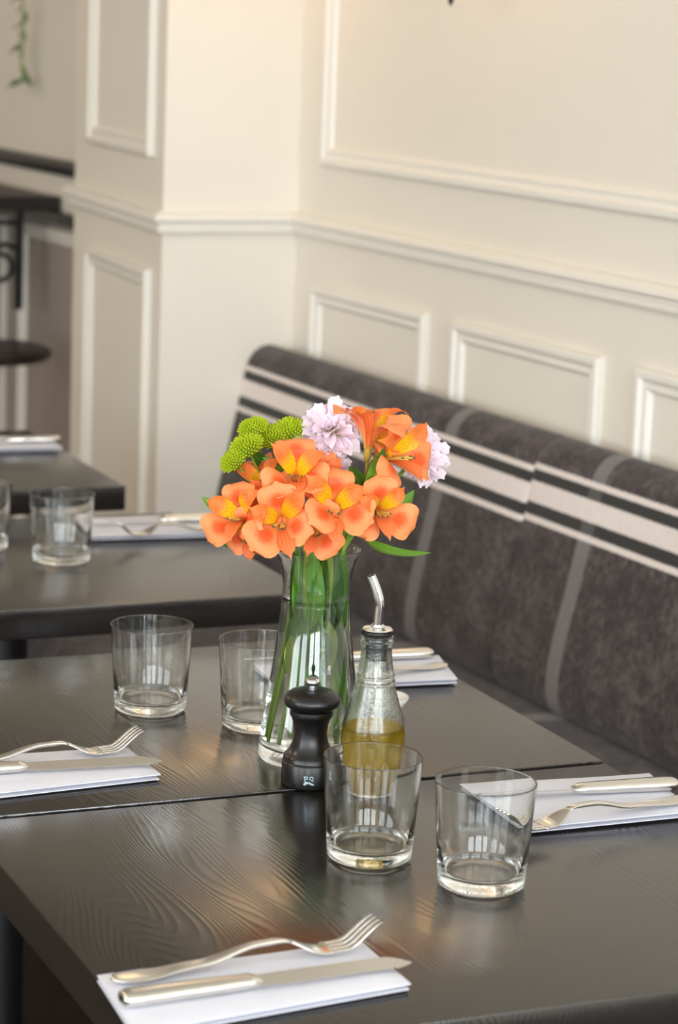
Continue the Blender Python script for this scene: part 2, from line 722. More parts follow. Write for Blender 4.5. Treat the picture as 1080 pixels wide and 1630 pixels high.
wo, wy, wn = Vector((WX, 0)), Vector((0, 1)), Vector((-1, 0))
for y0, y1 in ((3.598, 4.034), (3.060, 3.507), (2.515, 2.962), (1.97, 2.417), (1.425, 1.872), (0.88, 1.327), (0.335, 0.782)):
    panel_frame(wall_r, wo, wy, wn, y0, y1, 0.42, 0.990)
panel_frame(wall_r, wo, wy, wn, 0.45, 4.012, 1.203, 2.75)
struct('dado_board', box(WX - .006, WX, PB.y, ROOM_B, 0.15, 0.985), 'dado_taupe', wall_r)  # thin board in a darker taupe than the wall above
wo = Vector((WX - .006, 0))
panel_frame(wall_r, wo, wy, wn, 4.86, 5.60, 0.2, 0.97)
panel_frame(wall_r, wo, wy, wn, 5.715, 6.455, 0.2, 0.97)
panel_frame(pillar, PA, sd, sn, 0.066, 0.505, 0.16, 1.003)
panel_frame(pillar, PA, sd, sn, 0.066, 0.505, 1.205, 2.75)
struct('baseboard_right', box(WX - .018, WX, PB.y + .01, ROOM_B, 0, 0.15), 'trim_paint', label='painted skirting beyond the pillar')

# warm glowing globes added out of view as fill for the walls
t = NT('fill_globe_glow')
t.base((1, .86, .68, 1), .4)
t.b.inputs['Emission Color'].default_value = (1, .78, .54, 1)
t.b.inputs['Emission Strength'].default_value = 48
MATS['opal'] = t.m
for q, (x, y, wh) in enumerate([(-0.9, 3.0, 'over the middle of the room'), (-0.9, 5.6, 'nearest the far wall')]):
    pl = thing('fill_globe', 'added unseen warm fill globe ' + wh, 'lamp', (x, y, 2.2), 0, 'added warm fill globes')
    mk('globe', *lathe([(0, -.12), (.05, -.109), (.09, -.079), (.114, -.037), (.12, 0), (.114, .037), (.09, .079), (.05, .109), (0, .12)], 28), 'opal', pl)
    mk('cap', *lathe([(0, .112), (.05, .112), (.045, .13), (.012, .15), (0, .15)], 24), 'black_metal', pl, True, auto=.7)
    mk('cord', *tube([(0, 0, .15), (0, 0, .5), (0, 0, CEIL - 2.2)], .003, 8), 'black_metal', pl)

# ------------------------------------------------------------------ banquette
BX, BY = 1.55, 3.0
bench = thing('banquette_bench', 'long charcoal wool banquette with pale horizontal stripes along the panelled wall', 'bench', (BX, BY, 0))
BP = [(1.838, .498), (1.818, .505), (1.806, .525), (1.803, .555), (1.809, .60), (1.819, .646), (1.829, .687), (1.839, .733), (1.849, .779),
      (1.858, .825), (1.866, .848), (1.880, .864), (1.900, .872), (1.918, .869), (1.932, .856), (1.936, .838), (1.936, .52), (1.93, .50)]


def bench_run(prof, y0, y1, n, pinch0, pinch1, cx, cz, pd=.004):
    sts = []
    ys = [y0, y0 + .004, y0 + .012] + [y0 + (y1 - y0) * i / n for i in range(1, n)] + [y1 - .012, y1 - .004, y1]
    for i, y in enumerate(ys):
        e = 0
        if pinch0 and i < 2:
            e = (pd, pd * .3)[i]
        if pinch1 and i > len(ys) - 3:
            e = (pd, pd * .3)[len(ys) - 1 - i]
        st = []
        for x, z in prof:
            v = Vector((cx - x, cz - z))
            v = v.normalized() * e if v.length else v
            st.append(Vector((x + v.x - BX, y - BY, z + v.y)))
        sts.append(st)
    return prism(None, sts)


def smooth_prof(P, n):
    return [(p.x, p.y) for p in spline([(x, z, 0) for x, z in P], n)]


bp = smooth_prof(BP[:16], 44) + BP[16:]
YS = 3.088
for y0, y1, m, p0, p1 in ((YS, 4.117, 'bench_fabric_far', 1, 0), (0.4, YS, 'bench_fabric_near', 0, 1)):
    V, F = bench_run(bp, y0, y1, 12, p0, p1, 1.9, .7)
    mk('backrest_panel', V, F, m, bench, True, auto=0.9)
SP = [(1.84, .47), (1.84, .50), (1.80, .503), (1.6, .510), (1.4, .508), (1.32, .50), (1.29, .478), (1.283, .44), (1.29, .40), (1.31, .385), (1.84, .385)]
V, F = bench_run(smooth_prof(SP[1:10], 30) + [(1.84, .385)], 0.4, 4.117, 20, 0, 0, 1.6, .45)
mk('seat_cushion', V, F, 'bench_seat_fabric', bench, True, auto=0.9)
V, F = box(1.36 - BX, 1.93 - BX, 0.4 - BY, 4.117 - BY, 0, .385)
mk('plinth', V, F, 'dark_paint', bench, False, bevel=.004)

# ------------------------------------------------------------------ tables
TA = math.radians(23.651 - 26.578)
TX, TYV = Vector((math.cos(TA), math.sin(TA))), Vector((-math.sin(TA), math.cos(TA)))
TABG = 'square black wooden bistro tables along the banquette'


def table(x0, x1, y0, y1, label):
    c = TX * ((x0 + x1) / 2) + TYV * ((y0 + y1) / 2)
    t = thing('bistro_table', label, 'table', (c.x, c.y, 0), TA, TABG)
    hx, hy = (x1 - x0) / 2, (y1 - y0) / 2
    V, F = box(-hx, hx, -hy, hy, TZ - .038, TZ)
    mk('tabletop', V, F, 'table', t, True, bevel=.0025, auto=0.5)
    V, F = lathe([(0, .05), (.034, .05), (.034, .66), (.034, TZ - .058), (0, TZ - .058)], 24)
    mk('pedestal', V, F, 'black_metal', t, True, auto=0.6)
    V, F = boxes((-.16, .16, -.025, .025, TZ - .058, TZ - .038), (-.025, .025, -.16, .16, TZ - .0575, TZ - .038))
    mk('top_bracket', V, F, 'black_metal', t, False)
    V, F = lathe([(0, 0), (.20, 0), (.205, .006), (.20, .014), (.10, .032), (.045, .055), (0, .055)], 40)
    mk('base', V, F, 'black_metal', t, True, auto=0.6)
    return t


table(.5505, 1.197, 1.519, 2.055, 'black wooden table holding the pepper mill, oil bottle and two glasses')
table(.5505, 1.197, 2.0635, 2.590, 'black wooden table under the flower vase, joined to the table with the pepper mill')
table(.5505, 1.200, 2.814, 3.345, 'black wooden table standing apart behind the flower vase')
table(.5505, 1.200, 3.549, 4.080, 'black wooden table standing beside the panelled pillar')

# ------------------------------------------------------------------ glasses
R1, R0, GH = .0425, .0365, .090
gp = [(0, .0006), (R0 - .006, .0), (R0 - .002, .0006), (R0, .0030), (R0 + .0004, .008), (R0 + .003, .045), (R1 - .0005, .082), (R1, GH - .0010)] + [(R1 - .0007 + .0007 * math.cos(a), GH - .0007 + .0007 * math.sin(a)) for a in (0, .4, .8, 1.2, 1.57, 1.94, 2.34, 2.74, 3.14)] + [(R1 - .0014, GH - .0012), (R1 - .0020, .082), (R0 + .0012, .045), (R0 - .0015, .016),
      (R0 - .0035, .0115), (R0 - .008, .0100), (.012, .0095), (0, .0095)]
V, F = lathe(gp, 64)
me_glass = None
GLG = 'clear straight-sided tumblers on the black tables'
for (px, py), lab in [((766, 1408), 'empty clear tumbler beside the napkin on the pepper mill table'),
                      ((588, 1364), 'empty clear tumbler standing in front of the olive oil bottle'),
                      ((239, 1129), 'empty clear tumbler standing behind a fork, between napkin and flower vase'),
                      ((411, 1155), 'empty clear tumbler standing right beside the flower vase'),
                      ((97, 893), 'clear tumbler next to the napkin on the table behind the vase'),
                      ((-33, 873), 'clear tumbler further from the napkin on the table behind the vase')]:
    p = at(px, py)
    if me_glass is None:
        o = mk('tumbler', V, F, 'tumbler_glass', None, True)
        me_glass = o.data
    else:
        o = link('tumbler', me_glass, None)
    o.location = (p.x, p.y, TZ + .0004)
    tag(o, lab, 'glass', GLG)

# ------------------------------------------------------------------ flower vase
vb = at(494, 1204)
VX, VY = vb.x, vb.y
vase = thing('glass_vase', 'tall waisted clear glass vase full of cut flowers and water', 'vase', (VX, VY, TZ + .0004))
vo = [(.0500, 0), (.0512, .004), (.0508, .012), (.0480, .035), (.0435, .065), (.0390, .098), (.0350, .132), (.0330, .158), (.0325, .170), (.0345, .186), (.0385, .199), (.0415, .2065)]
vo = [(p.x, p.y) for p in spline([(r, z, 0) for r, z in vo], 44)]


def vin(z):                                # inner radius at height z
    for (r0, z0), (r1, z1) in zip(vo, vo[1:]):
        if z0 <= z <= z1:
            return r0 + (r1 - r0) * (z - z0) / (z1 - z0 + 1e-9) - (.0018 - .0006 * max(0, (z - .17) / .0365))
    return vo[-1][0] - .0012


inner = [(.0415 - .0012, .2065)] + [(vin(z), z) for z in [.20 - .0057 * i for i in range(33)] if z > .016] + [(vin(.016) - .004, .0125), (.03, .0115), (0, .0110)]
V, F = lathe([(0, .001), (.040, .0004)] + vo[:-1] + [(.0415 - .0006 + .0006 * math.cos(a), .2065 + .0006 * math.sin(a)) for a in (0, .4, .8, 1.2, 1.57, 1.94, 2.34, 2.74)] + inner, 64)
mk('glass_body', V, F, 'vase_glass', vase)
WL = .160
V, F = lathe([(0, .0108), (.03, .0112), (vin(.016) - .0035, .0122)] + [(vin(z) + .0004, z) for z in [.017 + (WL - .0175) * i / 24 for i in range(25)]] + [(vin(WL) - .002, WL - .001), (0, WL - .001)], 64)
o = mk('water', V, F, 'water', vase)
o['label'] = 'clear water filling the vase to its waist'

# ------------------------------------------------------------------ pepper mill
mp_ = at(492, 1247)
mill = thing('pepper_mill', 'small black turned wooden pepper mill with steel top nut', 'pepper mill', (mp_.x, mp_.y, TZ + .0003), YAW * -1)
MS = 1.0
mb = [(0, 0), (.0250, 0), (.0262, .0012), (.0265, .004), (.0263, .0215), (.0258, .0225), (.0252, .0232), (.0256, .0240), (.0250, .0275), (.0240, .0290), (.0228, .0300),
      (.0196, .0345), (.0168, .041), (.0157, .048), (.0158, .053), (.0168, .059), (.0185, .064), (.0200, .0662), (.0205, .0680), (.0203, .0715), (.0192, .0725), (0, .0725)]
V, F = lathe(mb, 56)
mk('body', V, F, 'mill_black', mill, True, auto=0.55)
V, F = lathe([(0, .0728), (.019, .0728), (.0215, .0735), (.0250, .0760), (.0265, .0795), (.0262, .0825), (.0245, .0858), (.0205, .0890), (.0150, .0908), (.0085, .0922), (.0060, .0924), (0, .0924)], 56)
mk('head', V, F, 'mill_black', mill, True, auto=0.8)
V, F = lathe([(0, .0925), (.0040, .0925), (.0042, .0950), (.0062, .0962), (.0070, .0980), (.0070, .0995), (.0058, .1012), (.0030, .1022), (0, .1024)], 32)
mk('top_nut', V, F, 'chrome', mill, True, auto=0.9)


def emblem():
    """small printed emblem on the front of the base: two capitals above a low figure"""
    def st(a, b, w=.00032):
        a, b = Vector(a), Vector(b)
        d = (b - a).normalized()
        n = Vector((-d.y, d.x)) * w
        a, b = a - d * w, b + d * w
        return [a + n, a - n, b - n, b + n]
    quads = [st((-.0038, .0100), (-.0038, .0136)), st((-.0045, .0139), (-.0016, .0139)), st((-.0012, .0137), (-.0010, .0122)), st((-.0014, .0119), (-.0036, .0117)),
             st((.0008, .0120), (.0016, .0138)), st((.0016, .0139), (.0034, .0139)), st((.0036, .0138), (.0040, .0124)), st((.0040, .0122), (.0026, .0106)), st((.0026, .0106), (.0010, .0118)), st((.0026, .0108), (.0042, .0098)),
             st((-.0042, .0066), (.0042, .0066), .0007), st((-.0036, .0078), (-.0002, .0080), .0006), st((.0004, .0076), (.0028, .0072), .0006), st((-.0034, .0092), (-.0012, .0090), .0004), st((.0008, .0088), (.0020, .0080), .0004)]
    V, F = [], []
    for q in quads:
        k = len(V)
        for dr in (.0266, .0268):
            for p in q:
                a = p.x / .0266
                V.append((dr * math.sin(a), -dr * math.cos(a), p.y))
        F += [(k, k + 1, k + 2, k + 3), (k + 7, k + 6, k + 5, k + 4)] + [(k + i, k + 4 + i, k + 4 + (i + 1) % 4, k + (i + 1) % 4) for i in range(4)]
    o = mk('printed_emblem', V, F, 'mark_print', mill, False)
    o['label'] = 'tiny pale blue printed emblem on the mill base'


emblem()

# ------------------------------------------------------------------ olive oil bottle
ob = at(590, 1268)
bot = thing('oil_bottle', 'clear glass bottle of olive oil with steel pouring spout', 'bottle', (ob.x, ob.y, TZ + .0003), -YAW)
bo = [(.0195, 0), (.0218, .0015), (.0236, .007), (.0262, .020), (.0288, .035), (.0299, .050), (.0298, .062), (.0288, .073), (.0262, .084), (.0226, .097), (.0196, .108),
      (.0182, .1145), (.0187, .1165), (.0180, .1185), (.0175, .1215), (.0178, .1230), (.0168, .1250), (.0152, .136), (.0143, .146), (.0141, .152), (.0152, .1535), (.0153, .1565), (.0143, .158), (.0148, .1592), (.0150, .1620), (.0142, .1632)]
BZ = .945
bo = [(p.x, p.y * BZ) for p in spline([(r, z, 0) for r, z in bo], 90)]


def bin_(z):
    best = None
    for (r0, z0), (r1, z1) in zip(bo, bo[1:]):
        if z0 <= z <= z1:
            return r0 + (r1 - r0) * (z - z0) / (z1 - z0 + 1e-9)
    return bo[-1][0]


ins = [(bin_(z) - .0022 - (.001 if z > .113 else 0), z) for z in [.151 - .0035 * i for i in range(44)] if z > .007]
V, F = lathe([(0, .0015), (.012, .0012)] + bo + [(.0118, .1634 * BZ)] + ins + [(.0195, .0046), (.012, .0038), (0, .0036)], 56)
mk('glass_body', V, F, 'bottle_glass', bot)
OL = .068
V, F = lathe([(0, .0033), (.012, .0035), (.0197, .0044)] + [(bin_(z) - .0016, z) for z in [.0072 + (OL - .0072) * i / 24 for i in range(25)]] + [(bin_(OL) - .004, OL - .0008), (0, OL - .0008)], 48)
o = mk('olive_oil', V, F, 'oil', bot)
o['label'] = 'golden green oil in the lower half of the bottle'
V, F = lathe([(0, .138), (.0085, .138), (.0090, .140), (.0098, .141), (.0092, .1432), (.0104, .1445), (.0098, .147), (.0108, .1485), (.0104, .152), (.0110, .1600), (.0112, .1637), (.0150, .1640), (.0156, .1655), (.0152, .1672), (0, .1674)], 40)
mk('rubber_stopper', [(x, y, z * BZ) for x, y, z in V], F, 'rubber', bot, True, auto=0.7)
V, F = lathe([(0, .1674), (.0132, .1674), (.0140, .1684), (.0132, .1696), (.0100, .1702), (.0062, .1712), (.0056, .1730), (0, .1730)], 40)
mk('pourer_collar', [(x, y, z * BZ) for x, y, z in V], F, 'chrome', bot, True, auto=0.7)
sp = spline([(0, 0, .1625), (.0006, 0, .174), (.0008, 0, .184), (-.0010, 0, .192), (-.0040, 0, .200), (-.0078, 0, .2085)], 20)
ro, ri = .0046, .0036
V, F = tube(sp, [ro - .0004 * i / 20 for i in range(21)], 20, cap=False)
V2, F2 = tube(sp, [ri - .0004 * i / 20 for i in range(21)], 20, cap=False)
n0 = len(V)
V = V + V2
F = F + [tuple(i + n0 for i in q)[::-1] for q in F2] + [(20 * 20 + k, 20 * 20 + (k + 1) % 20, n0 + 20 * 20 + (k + 1) % 20, n0 + 20 * 20 + k) for k in range(20)] + [((k + 1) % 20, k, n0 + k, n0 + (k + 1) % 20) for k in range(20)]
mk('pouring_spout', V, F, 'chrome', bot, True, auto=0.9)
V, F = tube([(0, 0, .130), (.0004, 0, .110), (-.0006, 0, .088)], .0014, 10)
mk('air_tube', V, F, 'steel', bot)

# ------------------------------------------------------------------ small white dish behind the bottle
dp = at(609, 1129)
V, F = lathe([(0, 0), (.0185, 0), (.0195, .001), (.0255, .0095), (.0272, .0135), (.0268, .0143), (.0258, .0138), (.0235, .0095), (.0180, .0040), (0, .0035)], 48)
o = mk('ceramic_dish', V, F, 'ceramic')
o.location = (dp.x, dp.y, TZ + .0003)
tag(o, 'small round white ceramic dish tucked behind the oil bottle', 'dish')

# ------------------------------------------------------------------ napkins and cutlery
NG, FG, KG = 'folded white napkins at the place settings', 'steel forks on the napkins', 'steel knives on the napkins'
NT_TOP = .0088


def napkin(corners, label, seed):
    """corners: far-left, far-right, near-right, near-left pixels of the folded top"""
    rnd = random.Random(seed)
    P = [at(x, y, TZ + .009).to_2d() for x, y in corners]
    c = sum(P, Vector((0, 0))) / 4
    t = thing('napkin', label, 'napkin', (c.x, c.y, TZ), 0, NG)
    lay = [(.0004, .0045), (.0046, NT_TOP)]
    nx, ny = 22, 10
    for i, (z0, z1) in enumerate(lay):
        ins = (.0025, .0)[i]
        jx, jy = rnd.uniform(-.0012, .0012), rnd.uniform(-.0012, .0012)
        ph = rnd.uniform(0, 6)
        V, F = [], []
        zt, zb = [], []

        def pt(u, v):
            a = P[0].lerp(P[1], u)
            b = P[3].lerp(P[2], u)
            q = a.lerp(b, v) - c
            return q + Vector((jx, jy))
        for side in (1, 0):
            for j in range(ny + 1):
                for k2 in range(nx + 1):
                    u, v = k2 / nx, j / ny
                    eu = min(u, 1 - u) * (P[1] - P[0]).length
                    ev = min(v, 1 - v) * (P[3] - P[0]).length
                    e = min(eu, ev)
                    rd = max(0, 1 - e / .007)
                    uu = min(max(u, .003 + ins), .997 - ins)
                    q = pt(uu, v)
                    wv = .0004 * math.sin(u * 9 + ph) * math.sin(v * 7 + ph * 2)
                    z = (z1 - .0018 * rd ** 2 + wv * (i == 1)) if side else (z0 + .0014 * rd ** 2)
                    V.append((q.x, q.y, z))
        m = (nx + 1) * (ny + 1)
        for j in range(ny):
            for k2 in range(nx):
                a = j * (nx + 1) + k2
                F.append((a, a + 1, a + nx + 2, a + nx + 1))
                F.append((m + a, m + a + nx + 1, m + a + nx + 2, m + a + 1))
        rim = [k2 for k2 in range(nx)] + [(j * (nx + 1) + nx) for j in range(ny)] + [ny * (nx + 1) + k2 for k2 in range(nx, 0, -1)] + [j * (nx + 1) for j in range(ny, 0, -1)]
        for a, b in zip(rim, rim[1:] + rim[:1]):
            F.append((a, b, m + b, m + a))
        mk('cloth_layer', V, F, 'napkin_cloth', t, True, auto=1.2)
    return t


def frame_of(a, b):
    d = (b - a).to_2d()
    return math.atan2(d.y, d.x), d.length


def loft(sts):
    """sts: (x, z, half-width, half-thickness) with a rounded lens section"""
    V, F = [], []
    n = 12
    for x, z, w, t in sts:
        for k in range(n):
            a = 2 * PI * k / n
            ca, sa = math.cos(a), math.sin(a)
            V.append((x, w * math.copysign(abs(ca) ** .6, ca), z + t * math.copysign(abs(sa) ** .8, sa)))
    m = len(sts)
    for i in range(m - 1):
        for k in range(n):
            j = (k + 1) % n
            F.append((i * n + k, i * n + j, (i + 1) * n + j, (i + 1) * n + k))
    F.append(tuple(range(n))[::-1])
    F.append(tuple((m - 1) * n + k for k in range(n)))
    return V, F


def interp(tab, s):
    for (a, x), (b, y) in zip(tab, tab[1:]):
        if a <= s <= b:
            t = (s - a) / (b - a)
            t = t * t * (3 - 2 * t)
            return x + (y - x) * t
    return tab[-1][1]


FZ = [(0, .0040), (.10, .0030), (.32, .0060), (.54, .0150), (.62, .0155), (.78, .0040), (.86, .0046), (1.0, .0215)]
FW = [(0, .0050), (.03, .0098), (.10, .0102), (.35, .0062), (.58, .0034), (.64, .0038), (.745, .0118), (.80, .0122), (1, .011)]


def fork(hx, tx, label, z=TZ + NT_TOP, flip=1):
    """hx: handle-end pixel, tx: tine-tip pixel"""
    a, b = at(*hx, z + .004), at(*tx, z + .02)
    ang, L = frame_of(a, b)
    t = thing('fork', label, 'fork', (a.x, a.y, z), ang, FG)
    th = .0012
    sts = []
    for i in range(41):
        s = i / 40 * .66
        sts.append((s * L, interp(FZ, s), interp(FW, s), th + .0009 * max(0, min(1, (s - .2) / .15, (.655 - s) / .06))))
    V, F = loft(sts)
    mk('handle', V, F, 'steel', t)
    sts = []
    for i in range(17):
        s = .655 + i / 16 * .155
        sts.append((s * L, interp(FZ, s), interp(FW, s), th))
    V, F = loft(sts)
    mk('head', V, F, 'steel', t)
    for q in (-1.5, -.5, .5, 1.5):
        sts = []
        for i in range(13):
            s = .795 + i / 12 * .205
            w = .0021 * (1 if s < .97 else .6)
            sts.append((s * L, interp(FZ, s), w, th * .9))
        V, F = loft(sts)
        y = q * .0063
        V = [(v[0], v[1] + y * (1 - .06 * (v[0] / L - .8) / .2), v[2]) for v in V]
        mk('tine', V, F, 'steel', t)
    return t


def knife(hx, tx, label, z=TZ + NT_TOP):
    a, b = at(*hx, z + .005), at(*tx, z + .004)
    ang, L = frame_of(a, b)
    t = thing('table_knife', label, 'knife', (a.x, a.y, z), ang, KG)
    HW = [(0, .0078), (.02, .0100), (.06, .0105), (.30, .0092), (.44, .0080), (.455, .0068), (.47, .0060)]
    HT = [(0, .0040), (.02, .0054), (.08, .0056), (.35, .0050), (.44, .0046), (.455, .0030), (.47, .0016)]
    V, F = loft([(s * L, .0062, interp(HW, s), interp(HT, s)) for s in [i / 44 * .47 for i in range(45)]])
    mk('handle', V, F, 'steel', t)
    V, F = [], []
    n = 40
    for i in range(n + 1):
        s = .465 + i / n * .535
        q = i / n
        top = .0056 + .0006 * min(1, q * 8)                   # spine
        if q > .80:
            top -= .0100 * ((q - .8) / .2) ** 2.2
        bot_ = -.0056 - .0012 * min(1, q * 6)
        if q > .9:
            bot_ += .0030 * ((q - .9) / .1) ** 2
        if .35 < q < .95:
            bot_ += .0007 * math.sin(q * 160)
        if top < bot_ + .001:
            top = bot_ + .001
        for y, h in ((top, .0007), (bot_, .00012), (bot_, -.00012), (top, -.0007)):
            V.append((s * L, y, .0056 + h + y * .30))
    for i in range(n):
        for k2 in range(4):
            j = (k2 + 1) % 4
            F.append((i * 4 + k2, i * 4 + j, (i + 1) * 4 + j, (i + 1) * 4 + k2))
    F += [(3, 2, 1, 0), tuple(n * 4 + i for i in range(4))]
    mk('blade', V, F, 'steel', t, True, auto=0.6)
    return t


napkin([(155, 1548), (578, 1494), (657, 1561), (215, 1640)], 'folded white napkin at the chair side of the pepper mill table', 1)
fork((178, 1558), (601, 1466), 'steel fork on the napkin at the chair side of the pepper mill table')
knife((194, 1592), (652, 1531), 'steel knife with serrated blade at the chair side of the pepper mill table')

napkin([(729, 1247), (1038, 1228), (1108, 1288), (836, 1315)], 'folded white napkin at the bench side of the pepper mill table', 2)
fork((1098, 1268), (800, 1297), 'steel fork at the bench side of the pepper mill table')
knife((1078, 1248), (722, 1270), 'steel knife at the bench side of the pepper mill table')

napkin([(-160, 1206), (203, 1187), (257, 1229), (-120, 1272)], 'folded white napkin at the chair side of the vase table', 3)
fork((-125, 1222), (224, 1163), 'steel fork on the napkin at the chair side of the vase table')
knife((-150, 1232), (256, 1211), 'steel knife at the chair side of the vase table')

napkin([(400, 1056), (700, 1040), (730, 1077), (440, 1090)], 'folded white napkin at the bench side of the vase table', 4)
fork((710, 1056), (480, 1066), 'steel fork at the bench side of the vase table')
knife((688, 1040), (384, 1056), 'steel knife at the bench side of the vase table')

napkin([(122, 822), (362, 816), (392, 845), (146, 852)], 'folded white napkin on the table standing apart behind the vase', 5)
fork((372, 838), (186, 834), 'steel fork on the table standing apart behind the vase')
knife((352, 824), (140, 833), 'steel knife on the table standing apart behind the vase')

napkin([(-140, 694), (72, 691), (100, 710), (-120, 714)], 'folded white napkin on the table beside the panelled pillar', 6)
knife((95, 699), (-90, 704), 'steel knife on the table beside the panelled pillar')


# ------------------------------------------------------------------ the bouquet
def petal_mesh(name, L, W, prof, shape, mat, nu=6, nv=9, cup=0.0, wav=0.0, notch=0.0, seed=0):
    """prof(v) -> (radial, axial); shape(v) -> half width share; built in the XZ plane, across Y"""
    rnd = random.Random(seed)
    ph = rnd.uniform(0, 6)
    V, uv, F = [], [], []
    for j in range(nv + 1):
        v = j / nv
        r, z = prof(v)
        w = W * shape(v)
        for i in range(nu + 1):
            u = i / nu
            s = u * 2 - 1
            rr = r - (notch * (1 - abs(s)) if v > .93 else 0) - .10 * L * abs(s) ** 2 * (v > .85) * ((v - .85) / .15)
            zz = z + cup * w * s * s + wav * math.sin(v * 5 + s * 3 + ph) * v * abs(s)
            V.append((rr, s * w, zz))
            uv.append((u, v))
    for j in range(nv):
        for i in range(nu):
            a = j * (nu + 1) + i
            F.append((a, a + 1, a + nu + 2, a + nu + 1))
    o = mk(name, V, F, mat, None, True, uv=uv)
    me = o.data
    bpy.data.objects.remove(o)
    return me


def sh_outer(v):
    return max(.08, .14 + .86 * math.sin(min(1, max(0, (v - .10) / .56)) * PI / 2) ** 1.3) * (1 if v < .68 else math.sqrt(max(.03, 1 - ((v - .68) / .325) ** 2)))


def sh_inner(v):
    return max(.10, .22 + .78 * math.sin(min(1, v / .62) * PI / 2) ** 1.5) * (1 if v < .62 else max(.08, 1 - ((v - .62) / .39) ** 1.6))


PM = {}
for q in range(3):
    PM['o%d' % q] = petal_mesh('outer_petal', .04, .0175, lambda v, q=q: (.0025 + .034 * v ** 1.35, .031 * math.sin(min(1, v * 1.08) * 1.75) - .006 * v ** 4 * (q + .5)), sh_outer, 'outer_petal', 8, 11, .16 - .1 * q, .0022, .0018, q)
    PM['i%d' % q] = petal_mesh('inner_petal', .04, .0082, lambda v, q=q: (.0018 + .031 * v ** 1.55, .036 * math.sin(min(1, v * 1.02) * 1.62) - .005 * v ** 4 * q), sh_inner, 'inner_petal', 7, 11, .35, .0008, 0, q + 5)
PM['l'] = petal_mesh('lower_petal', .04, .0078, lambda v: (.0018 + .032 * v ** 1.4, .033 * math.sin(min(1, v) * 1.7)), sh_inner, 'lower_petal', 6, 11, .35, .0008, 0, 11)


def orient(d, up):
    z = Vector(d).normalized()
    x = Vector(up) - z * Vector(up).dot(z)
    x = x.normalized() if x.length > 1e-4 else z.orthogonal().normalized()
    y = z.cross(x)
    return Matrix((x, y, z)).transposed()


def camdir(rx, uy, tow):
    """direction given as right / up / towards the camera in the picture"""
    return (RIGHT * rx - DOWN * uy - FWD * tow).normalized()


UPV = -DOWN
VD = (Vector((VX, VY, TZ + .24)) - CAM).dot(FWD)         # distance of the vase


def vase_path(base_ang, base_r, neck, rim, tip):
    """stem from the vase floor through neck and rim to the tip (local to the vase foot)"""
    b = Vector((*lx(base_ang, base_r), .0165))
    return [b, Vector((neck[0], neck[1], .165)), Vector((rim[0], rim[1], .207)), tip]


VO = Vector((VX, VY, TZ + .0004))


def leaf_mesh(pts, W, nrm, mat, parent, name='leaf', fold=.25, n=12):
    P = spline(pts, n)
    V, uv, F = [], [], []
    for i, p in enumerate(P):
        v = i / n
        d = (P[min(i + 1, n)] - P[max(i - 1, 0)]).normalized()
        s = d.cross(Vector(nrm))
        s = s.normalized() if s.length > 1e-5 else d.orthogonal()
        nn = s.cross(d)
        w = W * (.12 + .88 * math.sin(min(1, (v + .02) / .45) * PI / 2)) * (1 if v < .45 else max(.02, 1 - ((v - .45) / .56) ** 1.8))
        for k2 in (-1, -.5, 0, .5, 1):
            V.append(p + s * w * k2 + nn * (fold * w * abs(k2)))
            uv.append((k2 * .5 + .5, v))
    for i in range(n):
        for k2 in range(4):
            a = i * 5 + k2
            F.append((a, a + 1, a + 6, a + 5))
    return mk(name, V, F, mat, parent, True, uv=uv)


def bloom(parent, base, pos, face, up, scale=1.0, seed=0, start=None):
    """one alstroemeria flower; base: thing origin, pos: world point of the throat, start: world point where its stalk begins"""
    rnd = random.Random(seed)
    M = orient(face, up)
    back = M @ Vector((0, 0, -1))
    p = Vector(pos) - M @ Vector((0, 0, .022 * scale))
    # pedicel + ovary + stamens: the part that carries the petals
    s0 = Vector(start) if start is not None else p + back * .03 - Vector((0, 0, .02))
    V1, F1 = tube(spline([s0, s0.lerp(p, .55) + back * .008, p + back * .012], 8), .0013, 8)
    V2, F2 = tube([p + back * .013, p + back * .010, p + back * .005, p + back * .0, p - back * .004], [.0014, .0030, .0040, .0034, .0022], 10)
    VF = [(V1, F1), (V2, F2)]
    o = mk('flower', *join(*[([v - base for v in a], b) for a, b in VF]), 'calyx', parent)
    Minv = Matrix.Identity(4)
    order = [('o', 0), ('o', 120), ('o', 240), ('i', 55), ('i', -55), ('l', 180)]
    for kind, a in order:
        key = 'l' if kind == 'l' else kind + str(rnd.randrange(3))
        c = link({'o': 'outer_petal', 'i': 'inner_petal', 'l': 'lower_petal'}[kind], PM[key], None, o)
        rot = M.to_4x4() @ Matrix.Rotation(math.radians(a + rnd.uniform(-7, 7)), 4, 'Z') @ Matrix.Rotation(rnd.uniform(-.16, .10), 4, 'Y')
        c.matrix_local = Matrix.Translation(p - base) @ rot @ Matrix.Scale(scale * rnd.uniform(.93, 1.06), 4)
    fil, ant = [], []
    for k2 in range(5):
        a = math.radians(180 + rnd.uniform(-60, 60))
        e = M @ (Vector((math.cos(a) * .008, math.sin(a) * .008, .030 + rnd.uniform(-.004, .004))) * scale) + p
        fil.append(tube(spline([p, p.lerp(e, .6) - (M @ Vector((math.cos(a), math.sin(a), 0))) * .001, e], 6), .00055, 6))
        ant.append(tube([e - M @ Vector((0, 0, .0016)), e, e + M @ Vector((0, 0, .0016))], [.0006, .0012, .0006], 6))
    c = mk('stamens', *join(*[([v - base for v in a], b) for a, b in fil]), 'inner_petal' if False else 'pollen', o)
    for a, b in ant:
        mk('anther', [v - base for v in a], b, 'anther', o)
    return o


